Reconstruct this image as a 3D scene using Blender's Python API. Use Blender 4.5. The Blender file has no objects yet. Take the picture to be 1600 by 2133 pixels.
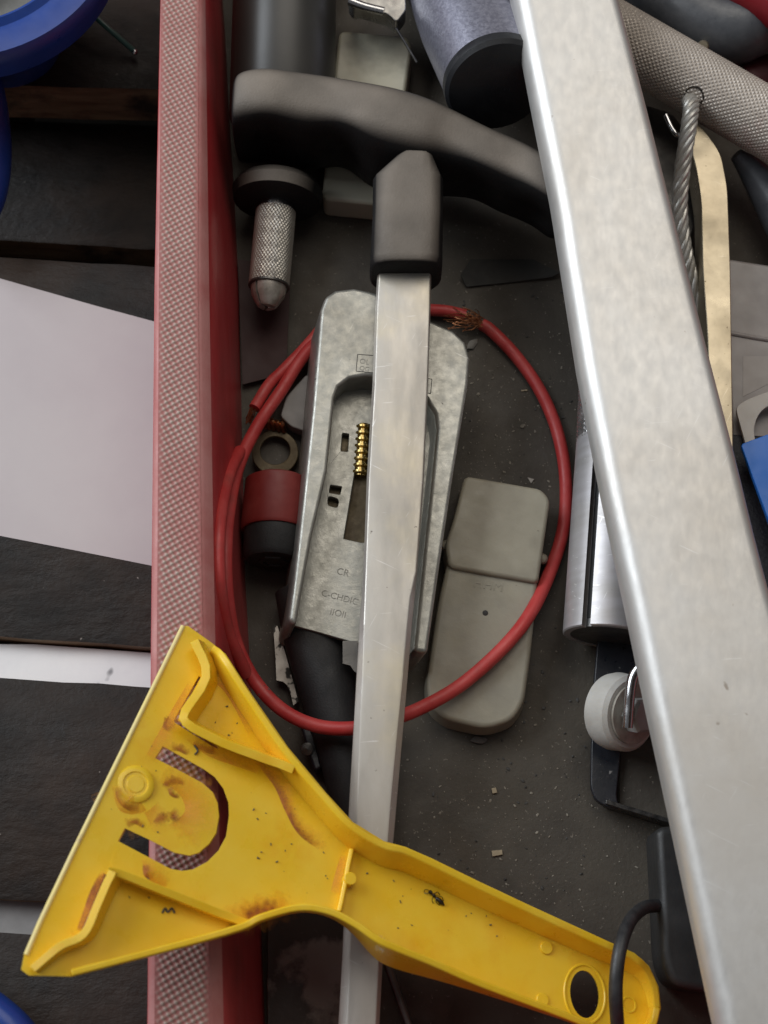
import bpy, bmesh, math, random
from mathutils import Vector, Matrix, noise
random.seed(7)
S = bpy.context.scene
COL = S.collection
MM = 0.001
R = math.radians

# ------------------------------------------------------------------ camera
TILT = R(18.5); DIST = 0.534; FPX = 3206.0; CX, CY = 800.0, 1066.5
cam = bpy.data.cameras.new('camera'); cam_o = bpy.data.objects.new('camera', cam); COL.objects.link(cam_o)
cam_o.location = (0, -DIST*math.sin(TILT), DIST*math.cos(TILT)); cam_o.rotation_euler = (TILT, 0, 0)
cam.sensor_fit = 'VERTICAL'; cam.sensor_height = 24.0; cam.sensor_width = 18.0; cam.lens = 24.0*FPX/2133.0
cam.clip_start = 0.01; cam.clip_end = 20
cam.dof.use_dof = True; cam.dof.focus_distance = 0.505; cam.dof.aperture_fstop = 11
S.camera = cam_o
S.render.resolution_x = 768; S.render.resolution_y = 1024
# ------------------------------------------------------------------ light: a dim shed lit by a big window up and to the left
w = bpy.data.worlds.new('World'); S.world = w; w.use_nodes = True
w.node_tree.nodes['Background'].inputs[0].default_value = (0.96, 0.96, 1.0, 1)
w.node_tree.nodes['Background'].inputs[1].default_value = 0.115
def area(name, loc, target, sx, sy, power, col):
    l = bpy.data.lights.new(name, 'AREA'); l.shape = 'RECTANGLE'; l.size = sx; l.size_y = sy; l.energy = power; l.color = col
    o = bpy.data.objects.new(name, l); COL.objects.link(o); o.location = loc
    o.rotation_euler = (Vector(target)-Vector(loc)).to_track_quat('-Z', 'Y').to_euler(); return o
area('window_light', (-1.15, 0.62, 0.95), (0, 0, 0), 1.0, 1.1, 24, (0.88, 0.94, 1.0))
area('ceiling_bounce', (0.25, 0.95, 1.8), (0, 0, 0), 1.3, 1.3, 13, (1.0, 0.93, 0.83))
S.view_settings.view_transform = 'Standard'; S.view_settings.look = 'None'
S.view_settings.exposure = 0.0; S.view_settings.gamma = 1.0

# ------------------------------------------------------------------ pixel -> place
CL = Vector(cam_o.location)
FW = Vector((0, math.sin(TILT), -math.cos(TILT))); UP = Vector((0, math.cos(TILT), math.sin(TILT))); RT = Vector((1, 0, 0))
def P(px, py, z):                       # the point at height z (mm above the tray floor) in the direction of a pixel
    d = FW + RT*((px-CX)/FPX) + UP*((CY-py)/FPX)
    return CL + d*((z*MM-CL.z)/d.z)
def PL(pts, z):
    return [P(p[0], p[1], p[2] if len(p) > 2 else (z(p[0], p[1]) if callable(z) else z)) for p in pts]

# ------------------------------------------------------------------ materials
MATS = {}
def mat(name, c1, c2=None, rough=0.5, metal=0.0, ns=70, con=(0.38, 0.62), bump=0.0, bs=900, rvar=0.12,
        spot=None, spot_s=500, spot_t=0.66, sss=0.0, coat=0.0, trans=0.0, stretch=None, c3=None, c3s=18, c3c=(0.5, 0.62), spec=None, scratch=None, sc_t=0.68, bdist=0.0006):
    if name in MATS: return MATS[name]
    m = bpy.data.materials.new(name); m.use_nodes = True; MATS[name] = m
    nt = m.node_tree; N = nt.nodes; L = nt.links; b = N['Principled BSDF']
    tc = N.new('ShaderNodeTexCoord'); vec = tc.outputs['Object']
    if stretch:
        mp = N.new('ShaderNodeMapping'); mp.inputs['Scale'].default_value = stretch; L.new(vec, mp.inputs[0]); vec2 = mp.outputs[0]
    else: vec2 = vec
    def nz(scale, detail=5, v=vec, rgh=0.6):
        n = N.new('ShaderNodeTexNoise'); n.inputs['Scale'].default_value = scale; n.inputs['Detail'].default_value = detail
        n.inputs['Roughness'].default_value = rgh; L.new(v, n.inputs['Vector']); return n.outputs[0]
    def ramp(src, a, c):
        r = N.new('ShaderNodeMapRange'); r.inputs[1].default_value = a; r.inputs[2].default_value = c; L.new(src, r.inputs[0]); return r.outputs[0]
    def mix(f, a, c):
        x = N.new('ShaderNodeMix'); x.data_type = 'RGBA'; L.new(f, x.inputs[0])
        for s, v in ((x.inputs[6], a), (x.inputs[7], c)):
            if isinstance(v, tuple): s.default_value = (*v, 1)
            else: L.new(v, s)
        return x.outputs[2]
    col = c1
    if c2: col = mix(ramp(nz(ns, 6, vec2), *con), c1, c2)
    if c3: col = mix(ramp(nz(c3s, 7), *c3c), col, c3)
    if spot: col = mix(ramp(nz(spot_s, 2), spot_t, spot_t+0.05), col, spot)
    if scratch:
        for rz, sc in ((0.5, (1100, 60, 300)), (-1.1, (1000, 50, 300)), (1.5, (1200, 80, 300))):
            mp1 = N.new('ShaderNodeMapping'); mp1.inputs['Rotation'].default_value = (0, 0, rz); L.new(vec, mp1.inputs[0])
            mp2 = N.new('ShaderNodeMapping'); mp2.inputs['Scale'].default_value = sc; L.new(mp1.outputs[0], mp2.inputs[0])
            col = mix(ramp(nz(1.0, 2, mp2.outputs[0]), sc_t, sc_t+0.05), col, scratch)
    if isinstance(col, tuple): b.inputs['Base Color'].default_value = (*col, 1)
    else: L.new(col, b.inputs['Base Color'])
    rr = N.new('ShaderNodeMapRange'); rr.inputs[1].default_value = 0.3; rr.inputs[2].default_value = 0.7
    rr.inputs[3].default_value = max(0.03, rough-rvar); rr.inputs[4].default_value = min(1, rough+rvar)
    L.new(nz(ns*2.3, 5, vec2), rr.inputs[0]); L.new(rr.outputs[0], b.inputs['Roughness'])
    b.inputs['Metallic'].default_value = metal
    if sss: b.inputs['Subsurface Weight'].default_value = sss; b.inputs['Subsurface Radius'].default_value = (0.004, 0.003, 0.002); b.inputs['Subsurface Scale'].default_value = 1.0
    if coat: b.inputs['Coat Weight'].default_value = coat
    if trans: b.inputs['Transmission Weight'].default_value = trans
    if spec is not None: b.inputs['Specular IOR Level'].default_value = spec
    if bump:
        bp = N.new('ShaderNodeBump'); bp.inputs['Strength'].default_value = bump; bp.inputs['Distance'].default_value = bdist
        L.new(nz(bs, 6, vec2, 0.65), bp.inputs['Height']); L.new(bp.outputs[0], b.inputs['Normal'])
    return m

M_FLOOR = mat('tray_floor_grime', (0.050, 0.041, 0.031), (0.078, 0.066, 0.050), rough=0.66, ns=26, bump=0.35, bs=600, spot=(0.17, 0.15, 0.12), spot_s=800, spot_t=0.68, c3=(0.12, 0.10, 0.074), c3s=22, c3c=(0.52, 0.80))
M_RED = mat('red_plastic', (0.40, 0.026, 0.03), (0.50, 0.075, 0.075), rough=0.40, ns=25, bump=0.12, bs=500, stretch=(1, 0.25, 1), c3=(0.27, 0.05, 0.045), c3s=20, c3c=(0.5, 0.75))
M_RIMSM = mat('dusty_red_rim', (0.47, 0.16, 0.15), (0.53, 0.23, 0.215), rough=0.55, ns=60, bump=0.2, bs=900)
M_WOOD = mat('black_painted_wood', (0.008, 0.0068, 0.006), (0.021, 0.0155, 0.0125), rough=0.55, ns=45, stretch=(0.6, 1, 1), bump=0.55, bs=210, bdist=0.0012, spot=(0.22, 0.20, 0.18), spot_s=420, spot_t=0.75, spec=0.25, c3=(0.034, 0.022, 0.0155), c3s=16, c3c=(0.5, 0.7))
M_RAW = mat('raw_wood_edge', (0.12, 0.070, 0.036), (0.24, 0.17, 0.10), rough=0.8, ns=180, stretch=(0.15, 1, 1), bump=0.6, bs=500, c3=(0.03, 0.02, 0.014), c3s=40, c3c=(0.5, 0.65))
M_PAPER = mat('pale_sheet', (0.45, 0.405, 0.413), (0.49, 0.45, 0.45), rough=0.45, ns=14, bump=0.03, bs=80, spot=(0.35, 0.33, 0.33), spot_s=130, spot_t=0.80)
M_WHITE = mat('white_board', (0.80, 0.80, 0.80), (0.72, 0.72, 0.73), rough=0.4, ns=40, spot=(0.25, 0.25, 0.26), spot_s=80, spot_t=0.74)
M_RUBBER = mat('black_rubber', (0.013, 0.013, 0.014), (0.024, 0.023, 0.023), rough=0.62, ns=60, bump=0.25, bs=1500)
def dusty(name, base, dust_lit, lo=0.15, hi=0.85, rough=0.6):       # dusty tone plus painted top light on faces that look up; sides stay dark
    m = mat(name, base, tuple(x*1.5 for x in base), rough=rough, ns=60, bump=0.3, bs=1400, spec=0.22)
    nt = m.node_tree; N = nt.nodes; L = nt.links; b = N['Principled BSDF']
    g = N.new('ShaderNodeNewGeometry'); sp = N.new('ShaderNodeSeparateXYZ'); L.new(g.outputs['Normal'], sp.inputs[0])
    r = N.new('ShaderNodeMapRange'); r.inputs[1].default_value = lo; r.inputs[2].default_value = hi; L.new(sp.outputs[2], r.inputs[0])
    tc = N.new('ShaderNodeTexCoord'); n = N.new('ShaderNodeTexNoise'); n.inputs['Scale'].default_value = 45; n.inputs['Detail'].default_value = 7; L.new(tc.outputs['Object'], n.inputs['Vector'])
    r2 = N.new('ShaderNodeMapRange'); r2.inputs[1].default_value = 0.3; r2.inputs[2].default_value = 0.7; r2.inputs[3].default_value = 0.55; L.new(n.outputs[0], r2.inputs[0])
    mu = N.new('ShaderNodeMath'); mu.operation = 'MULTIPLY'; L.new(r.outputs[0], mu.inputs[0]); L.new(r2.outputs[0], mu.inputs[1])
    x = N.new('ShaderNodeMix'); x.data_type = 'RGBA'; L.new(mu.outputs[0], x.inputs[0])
    old = b.inputs['Base Color'].links[0].from_socket; L.new(old, x.inputs[6]); x.inputs[7].default_value = (*dust_lit, 1)
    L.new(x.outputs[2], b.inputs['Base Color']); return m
M_GRIP = dusty('dusty_toplit_rubber', (0.0095, 0.009, 0.009), (0.25, 0.215, 0.18), 0.5, 0.98)  # lit tops and shaded fronts painted into the dusty rubber colour
M_ALU = mat('brushed_aluminium', (0.60, 0.59, 0.57), (0.72, 0.71, 0.70), rough=0.42, metal=0.85, ns=60, stretch=(1, 0.5, 1), bump=0.05, bs=900, c3=(0.50, 0.46, 0.42), c3s=30, c3c=(0.45, 0.75))
M_ALUBAR = mat('oxidised_aluminium', (0.61, 0.60, 0.58), (0.585, 0.57, 0.545), rough=0.43, metal=0.5, ns=150, con=(0.3, 0.72), bump=0.07, bs=500, c3=(0.49, 0.455, 0.405), c3s=16, c3c=(0.45, 0.80), rvar=0.06, spot=(0.36, 0.32, 0.28), spot_s=210, spot_t=0.735, scratch=(0.63, 0.62, 0.60), sc_t=0.71, stretch=(1, 0.5, 1))
M_STEEL = mat('brushed_steel', (0.50, 0.475, 0.435), (0.43, 0.40, 0.355), rough=0.44, metal=0.6, ns=60, stretch=(1, 0.3, 1), bump=0.08, bs=700, spot=(0.16, 0.14, 0.12), spot_s=500, spot_t=0.74, c3=(0.56, 0.50, 0.37), c3s=24, c3c=(0.50, 0.75), scratch=(0.60, 0.58, 0.55), sc_t=0.705)
M_CAST = mat('die_cast_zinc', (0.40, 0.395, 0.36), (0.32, 0.315, 0.28), rough=0.40, metal=0.65, ns=160, con=(0.3, 0.7), bump=0.16, bs=900, spot=(0.05, 0.05, 0.045), spot_s=380, spot_t=0.735, c3=(0.19, 0.18, 0.155), c3s=32, c3c=(0.50, 0.85), scratch=(0.46, 0.45, 0.42), sc_t=0.71)
M_DARKM = mat('dark_steel', (0.10, 0.098, 0.095), (0.17, 0.16, 0.15), rough=0.4, metal=0.8, ns=120, bump=0.1)
M_CHROME = mat('chromed_steel', (0.62, 0.62, 0.63), (0.5, 0.5, 0.5), rough=0.2, metal=1.0, ns=120)
M_BRASS = mat('brass', (0.62, 0.46, 0.18), (0.45, 0.32, 0.12), rough=0.3, metal=1.0, ns=300)
M_BROWNM = mat('browned_metal', (0.085, 0.062, 0.034), (0.13, 0.10, 0.055), rough=0.55, metal=0.4, ns=150, bump=0.2)
M_COPPER = mat('copper_strands', (0.55, 0.24, 0.11), (0.35, 0.14, 0.07), rough=0.35, metal=1.0, ns=400)
M_WIRE = mat('red_insulation', (0.47, 0.035, 0.034), (0.56, 0.065, 0.06), rough=0.48, ns=90, bump=0.08, bs=900, c3=(0.36, 0.06, 0.05), c3s=70, c3c=(0.55, 0.75))
M_BEIGE = mat('beige_frosted_plastic', (0.345, 0.315, 0.24), (0.30, 0.27, 0.205), rough=0.48, ns=60, bump=0.10, bs=700, c3=(0.24, 0.215, 0.17), c3s=34, c3c=(0.52, 0.80), spot=(0.12, 0.10, 0.08), spot_s=420, spot_t=0.75, sss=0.15)
M_BEIGE2 = mat('beige_frosted_body', (0.29, 0.268, 0.21), (0.345, 0.315, 0.24), rough=0.48, ns=45, bump=0.12, bs=600, c3=(0.22, 0.205, 0.17), c3s=30, c3c=(0.5, 0.75), spot=(0.12, 0.10, 0.08), spot_s=420, spot_t=0.75, sss=0.15)
M_YEL = mat('yellow_plastic', (0.86, 0.535, 0.016), (0.88, 0.585, 0.04), rough=0.33, ns=45, bump=0.08, bs=400, c3=(0.80, 0.42, 0.012), c3s=36, c3c=(0.55, 0.75), spot=(0.24, 0.12, 0.01), spot_s=600, spot_t=0.76, sss=0.2)
M_STAIN = mat('rust_stain', (0.46, 0.15, 0.012), (0.26, 0.07, 0.012), rough=0.6, ns=300)
def soft(m, lo=0.35, hi=0.95):                          # ragged fading edges from the 'edge' attribute and noise
    nt = m.node_tree; N = nt.nodes; L = nt.links; b = N['Principled BSDF']
    at = N.new('ShaderNodeAttribute'); at.attribute_name = 'edge'; tc = N.new('ShaderNodeTexCoord'); n = N.new('ShaderNodeTexNoise')
    n.inputs['Scale'].default_value = 600; n.inputs['Detail'].default_value = 5; L.new(tc.outputs['Object'], n.inputs['Vector'])
    ad = N.new('ShaderNodeMath'); ad.operation = 'MULTIPLY_ADD'; ad.inputs[1].default_value = 0.8; L.new(at.outputs['Fac'], ad.inputs[0]); 
    n2 = N.new('ShaderNodeMath'); n2.operation = 'SUBTRACT'; n2.inputs[1].default_value = 0.35; L.new(n.outputs[0], n2.inputs[0]); L.new(n2.outputs[0], ad.inputs[2])
    r = N.new('ShaderNodeMapRange'); r.inputs[1].default_value = lo; r.inputs[2].default_value = hi; r.inputs[4].default_value = 0.85; L.new(ad.outputs[0], r.inputs[0]); L.new(r.outputs[0], b.inputs['Alpha'])
soft(M_STAIN, 0.15, 0.95)
M_BLUE = mat('blue_plastic', (0.009, 0.040, 0.22), (0.012, 0.052, 0.27), rough=0.38, ns=40, bump=0.05)
M_BLUE2 = mat('bright_blue_plastic', (0.022, 0.21, 0.80), (0.025, 0.22, 0.84), rough=0.4, ns=40)
M_GREYP = mat('dark_grey_plastic', (0.022, 0.022, 0.022), (0.034, 0.033, 0.032), rough=0.5, ns=60, bump=0.12, bs=1000)
M_LILAC = mat('silver_lilac_paint', (0.25, 0.25, 0.31), (0.34, 0.34, 0.41), rough=0.38, metal=0.7, ns=700, con=(0.4, 0.6), bump=0.14, bs=1600)
M_FROST = mat('frosted_white_plastic', (0.36, 0.33, 0.32), (0.30, 0.275, 0.265), rough=0.4, ns=40, sss=0.2)
M_NYLON = mat('white_nylon', (0.55, 0.535, 0.50), (0.46, 0.44, 0.40), rough=0.5, ns=90, bump=0.1, c3=(0.42, 0.38, 0.33), c3s=70, c3c=(0.55, 0.75), sss=0.1)
M_NAVY = mat('navy_black_paint', (0.010, 0.012, 0.017), (0.02, 0.021, 0.027), rough=0.35, ns=120, bump=0.1, spot=(0.22, 0.21, 0.20), spot_s=500, spot_t=0.72)
M_MAUVE = mat('mauve_plastic', (0.045, 0.022, 0.021), (0.052, 0.027, 0.026), rough=0.6, ns=30, spec=0.25)
M_GRIT = mat('grit', (0.32, 0.29, 0.24), (0.16, 0.14, 0.11), rough=0.8, ns=300)
M_SCUFF = mat('scuffed_plate', (0.045, 0.036, 0.029), (0.20, 0.18, 0.155), rough=0.55, ns=45, con=(0.48, 0.56), bump=0.2, bs=500)
M_GOLD = mat('champagne_aluminium', (0.47, 0.41, 0.30), (0.40, 0.34, 0.24), rough=0.34, metal=0.8, ns=30, spot=(0.14, 0.11, 0.07), spot_s=700, spot_t=0.71, bump=0.06, scratch=(0.55, 0.49, 0.38), sc_t=0.7)
M_BLACK = mat('insect_black', (0.012, 0.008, 0.006), rough=0.35)
M_GREEN = mat('green_insulation', (0.02, 0.075, 0.065), rough=0.4)
M_TOOLGREY = mat('grey_enamel', (0.075, 0.08, 0.09), (0.10, 0.105, 0.115), rough=0.38, ns=200, bump=0.1)
M_DUSTYG = mat('dusty_knurled_aluminium', (0.52, 0.465, 0.41), (0.44, 0.39, 0.34), rough=0.5, metal=0.3, ns=60, c3=(0.42, 0.25, 0.23), c3s=22, c3c=(0.58, 0.75))

# ------------------------------------------------------------------ object helpers
def wloc(o):
    v = Vector(o.location)
    while o.parent: o = o.parent; v += o.location
    return v
def link(name, me, m, parent=None, label=None, cat=None, group=None, kind=None, bevel=0, sharp=38, sub=0):
    vs = [v.co for v in me.vertices]
    mn = Vector([min(v[i] for v in vs) for i in range(3)]); mx = Vector([max(v[i] for v in vs) for i in range(3)])
    c = Vector(((mn.x+mx.x)/2, (mn.y+mx.y)/2, mn.z)); me.transform(Matrix.Translation(-c))
    o = bpy.data.objects.new(name, me); COL.objects.link(o)
    if m: me.materials.append(m)
    me.shade_smooth(); me.set_sharp_from_angle(angle=R(sharp))
    if parent: o.parent = parent; o.location = c-wloc(parent)
    else: o.location = c
    if bevel:
        b = o.modifiers.new('bevel', 'BEVEL'); b.width = bevel*MM; b.segments = 3; b.limit_method = 'ANGLE'; b.angle_limit = R(32); b.harden_normals = True
    if sub:
        s_ = o.modifiers.new('sub', 'SUBSURF'); s_.levels = sub; s_.render_levels = sub
    tag(o, label, cat, group, kind); return o
def tag(o, label=None, cat=None, group=None, kind=None):
    for k, v in (('label', label), ('category', cat), ('group', group), ('kind', kind)):
        if v: o[k] = v
def thing(name, loc, label, cat, group=None):
    o = bpy.data.objects.new(name, None); COL.objects.link(o); o.location = loc; o.empty_display_size = 0.01
    tag(o, label, cat, group); return o
def from_bm(name, bm, m, parent=None, **k):
    bmesh.ops.recalc_face_normals(bm, faces=bm.faces)
    me = bpy.data.meshes.new(name); bm.to_mesh(me); bm.free()
    return link(name, me, m, parent, **k)
def spline(pts, n=8):                                   # Catmull-Rom through 3-D points
    pts = [Vector(p) for p in pts]; q = [pts[0]*2-pts[1]]+pts+[pts[-1]*2-pts[-2]]; out = []
    for i in range(1, len(q)-2):
        a, b, c, d = q[i-1:i+3]
        for k in range(n):
            t = k/n
            out.append(0.5*((2*b)+(c-a)*t+(2*a-5*b+4*c-d)*t*t+(3*b-a-3*c+d)*t**3))
    out.append(pts[-1]); return out
def loft(bm, rings, cap=True, closed=True):
    vr = [[bm.verts.new(p) for p in r] for r in rings]
    for a, b in zip(vr, vr[1:]):
        n = len(a)
        for i in range(n if closed else n-1):
            bm.faces.new((a[i], a[(i+1) % n], b[(i+1) % n], b[i]))
    if cap and closed:
        bm.faces.new(vr[0][::-1]); bm.faces.new(vr[-1])
    return vr
def frame(d):
    d = d.normalized(); u = d.cross(Vector((0, 0, 1)))
    if u.length < 1e-4: u = Vector((1, 0, 0))
    u.normalize(); return u, d.cross(u).normalized()*-1
def tube(bm, pts, r, seg=14):
    rings = []; u = None
    for i, p in enumerate(pts):
        d = (pts[min(i+1, len(pts)-1)]-pts[max(i-1, 0)]).normalized()
        if u is None: u = frame(d)[0]
        u = (u-d*u.dot(d)).normalized(); v = d.cross(u)
        rr = (r(i/(len(pts)-1)) if callable(r) else r)*MM
        rings.append([p+u*rr*math.cos(2*math.pi*k/seg)+v*rr*math.sin(2*math.pi*k/seg) for k in range(seg)])
    loft(bm, rings); return bm
def tube_o(name, pts, r, m, parent=None, n=8, seg=14, **k):
    bm = bmesh.new(); tube(bm, spline(pts, n) if len(pts) > 2 else [Vector(p) for p in pts], r, seg); return from_bm(name, bm, m, parent, **k)
def lathe(bm, A, B, prof, seg=40, a0=0, a1=2*math.pi, cap=True):    # prof: (distance along A->B in mm, radius in mm)
    d = (B-A).normalized(); u, v = frame(d); full = abs(a1-a0-2*math.pi) < 1e-6
    n = seg if full else seg+1
    rings = [[A+d*t*MM+(u*math.cos(a0+(a1-a0)*k/seg)+v*math.sin(a0+(a1-a0)*k/seg))*max(r, 0.01)*MM for k in range(n)] for t, r in prof]
    loft(bm, rings, cap=cap and full, closed=full); return bm
def lathe_o(name, A, B, prof, m, parent=None, seg=40, **k):
    bm = bmesh.new(); lathe(bm, A, B, prof, seg); return from_bm(name, bm, m, parent, **k)
def plate(bm, outer, holes=(), thick=2.0, down=None, draft=0.0):    # outer, holes: lists of 3-D points on the upper side
    loops = []
    for lp in [outer]+list(holes):
        vs = [bm.verts.new(p) for p in lp]; loops.append(vs)
    if not holes: top = [bm.faces.new(loops[0])]
    else:
        es = []
        for vs in loops:
            for i in range(len(vs)): es.append(bm.edges.new((vs[i], vs[(i+1) % len(vs)])))
        top = [f for f in bmesh.ops.triangle_fill(bm, use_beauty=True, use_dissolve=False, edges=es)['geom'] if isinstance(f, bmesh.types.BMFace)]
    dv = down or Vector((0, 0, -thick*MM)); low = {}
    cen = sum((Vector(p) for p in outer), Vector())/len(outer)
    for li, vs in enumerate(loops):
        for v in vs:
            q = v.co+dv
            if draft and li == 0:
                h = Vector((v.co.x-cen.x, v.co.y-cen.y, 0)); q = q+h.normalized()*draft*MM
            low[v] = bm.verts.new(q)
    for f in top: bm.faces.new([low[v] for v in reversed(f.verts)])
    for vs in loops:
        for i in range(len(vs)):
            a, b = vs[i], vs[(i+1) % len(vs)]; bm.faces.new((a, b, low[b], low[a]))
    return bm
def plate_o(name, outer, m, parent=None, holes=(), thick=2.0, draft=0.0, **k):
    bm = bmesh.new(); plate(bm, outer, holes, thick, None, draft); return from_bm(name, bm, m, parent, **k)
def rnd(pts, r=0.25, n=4):                              # round a pixel polygon's corners
    out = []; N = len(pts)
    for i in range(N):
        a, b, c = Vector(pts[i-1][:2]), Vector(pts[i][:2]), Vector(pts[(i+1) % N][:2])
        rr = min((a-b).length, (c-b).length)*0.45; rr = min(rr, r)
        p, q = b+(a-b).normalized()*rr, b+(c-b).normalized()*rr
        for k in range(n+1):
            t = k/n; out.append(tuple((1-t)**2*p+2*t*(1-t)*b+t*t*q))
    return out
def ell(cx, cy, rx, ry, n=28, rot=0.0):
    return [(cx+rx*math.cos(a)*math.cos(rot)-ry*math.sin(a)*math.sin(rot), cy+rx*math.cos(a)*math.sin(rot)+ry*math.sin(a)*math.cos(rot)) for a in [2*math.pi*k/n for k in range(n)]]
def box(bm, x0, x1, y0, y1, z0, z1):
    v = [bm.verts.new((x, y, z)) for z in (z0, z1) for x, y in ((x0, y0), (x1, y0), (x1, y1), (x0, y1))]
    for f in ((3, 2, 1, 0), (4, 5, 6, 7), (0, 1, 5, 4), (1, 2, 6, 5), (2, 3, 7, 6), (3, 0, 4, 7)): bm.faces.new([v[i] for i in f])
def knurl(bm, A, B, r, pitch, amp, nth, nl, hole=None, skew=1.0):
    d = (B-A); Ln = d.length; d.normalize(); u, v = frame(d)
    k = max(6, round(2*math.pi*r/pitch)); tri = lambda x: abs((x % 1)*2-1)
    grid = []
    for j in range(nl+1):
        l = Ln*j/nl; row = []
        for i in range(nth):
            th = 2*math.pi*i/nth; a = k*th/(2*math.pi); b = l/(pitch*MM)*skew
            h = min(tri((a+b)), tri((a-b)))
            row.append(bm.verts.new(A+d*l+(u*math.cos(th)+v*math.sin(th))*(r+amp*h)*MM))
        grid.append(row)
    for j in range(nl):
        for i in range(nth):
            vs = (grid[j][i], grid[j][(i+1) % nth], grid[j+1][(i+1) % nth], grid[j+1][i])
            if hole and (vs[0].co-hole[0]).length < hole[1]*MM: continue
            bm.faces.new(vs)
    bm.faces.new(grid[0][::-1]); bm.faces.new(grid[-1]); return bm
def text_o(body, O, X, size, m, parent, name='lettering', depth=0.15):
    cu = bpy.data.curves.new('t', 'FONT'); cu.body = body; cu.size = size*MM; cu.extrude = depth*MM
    t = bpy.data.objects.new('t', cu); COL.objects.link(t); bpy.context.view_layer.update()
    me = bpy.data.meshes.new_from_object(t.evaluated_get(bpy.context.evaluated_depsgraph_get())); bpy.data.objects.remove(t)
    x = (X-O); x.z = x.z; x.normalize(); z = Vector((0, 0, 1)); z = (z-x*z.dot(x)).normalized(); y = z.cross(x)
    me.transform(Matrix((( x.x, y.x, z.x, O.x), (x.y, y.y, z.y, O.y), (x.z, y.z, z.z, O.z), (0, 0, 0, 1))))
    return link(name, me, m, parent)
def ribbon(name, pts, wd, m, parent):                   # flat soft-edged stain along 3-D points
    ps = spline(pts, 6) if len(pts) > 2 else pts; vs = []; ed = []; fs = []
    for i, p in enumerate(ps):
        d = (ps[min(i+1, len(ps)-1)]-ps[max(i-1, 0)]).normalized(); s = d.cross(Vector((0, 0, 1))).normalized()
        t = i/(len(ps)-1); k = math.sin(math.pi*t)**0.6; wv = wd*MM*random.uniform(0.8, 1.25)
        for q in (-1, -0.5, 0, 0.5, 1):
            vs.append(p+s*wv*q); ed.append(max(0, k*(1-abs(q))))
    for i in range(len(ps)-1):
        for q in range(4): a = i*5+q; fs.append((a, a+1, a+6, a+5))
    me = bpy.data.meshes.new(name); me.from_pydata(vs, [], fs); at = me.attributes.new('edge', 'FLOAT', 'POINT'); at.data.foreach_set('value', ed)
    return link(name, me, m, parent)

# ================================================================== SETTING
bm = bmesh.new(); box(bm, -1.2, 1.2, -1.2, 1.4, -0.14, -0.13)
from_bm('floor', bm, mat('dark_ground', (0.03, 0.027, 0.024), (0.05, 0.045, 0.04), rough=0.8, ns=20), kind='structure')

# bench of black painted planks; their front edges are bare wood
bench = thing('slatted_bench', (-0.1, 0, -0.13), 'dark bench of black painted planks with bare brown edges under the red tray', 'bench')
ZP = -4.0
def plank(y0l, y0r, y1l, y1r, zt=ZP, th=22):
    a, b = P(0, y0l, zt), P(320, y0r, zt); c, d = P(0, y1l, zt), P(320, y1r, zt)
    ext = lambda p, q, x: p+(q-p)*((x-p.x)/(q.x-p.x))
    nx = 60; bm = bmesh.new(); rows = []
    for i in range(nx+1):
        x = -0.30+0.72*i/nx
        p, q = ext(a, b, x), ext(c, d, x); j = lambda s: noise.noise(Vector((x*90, s, zt)))*0.0007
        p = p+Vector((0, j(1), j(5)*0.4)); q = q+Vector((0, j(2), j(7)*0.4)); lo = Vector((0, 0, -th*MM))
        rows.append([p, p+(q-p)*0.02+Vector((0, 0, 0.0004)), p+(q-p)*0.98+Vector((0, 0, 0.0004)), q, q+lo, p+lo])
    loft(bm, rows); o = from_bm('plank', bm, M_WOOD, bench, sharp=25)
    o.data.materials.append(M_RAW)
    for f in o.data.polygons:
        if f.normal.y < -0.7 or f.normal.y > 0.7: f.material_index = 1
    return o
plank(-420, -410, 178, 186)
plank(536, 556, 1326, 1348)
plank(1412, 1432, 1872, 1888)
plank(1942, 1960, 2420, 2436)
plank(250, 262, 500, 520, zt=-36, th=14)
for px in (-250, 1200):                                 # bearers under the planks
    bm = bmesh.new(); c = P(px, 1000, -30); box(bm, c.x-0.02, c.x+0.02, -0.3, 0.38, -0.13, -0.0262)
    from_bm('bearer', bm, M_WOOD, bench)
wb = plate_o('white_board', PL([(-200, 1340), (40, 1342), (52, 1342), (70, 1342), (420, 1368), (420, 1450), (70, 1436), (52, 1434), (40, 1434), (-200, 1400)], -9), M_WHITE, thick=3, label='bright white board showing in the gap between two black bench planks', cat='board')
plate_o('grey_board', PL([(-100, 1850), (420, 1870), (420, 1990), (-100, 1970)], -10), mat('grey_board', (0.22, 0.22, 0.22), (0.17, 0.17, 0.17), rough=0.6), thick=3, label='grey board showing in the narrow gap between bench planks beside the scraper', cat='board')
plate_o('paper_sheet', PL([(-260, 500), (0, 580), (200, 637), (330, 672), (420, 695), (420, 1205), (330, 1181), (150, 1145), (0, 1116), (-260, 1066)], -3.4), M_PAPER, thick=0.3, label='pale pinkish grey sheet lying on the bench planks beside the red tray', cat='sheet')

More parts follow.
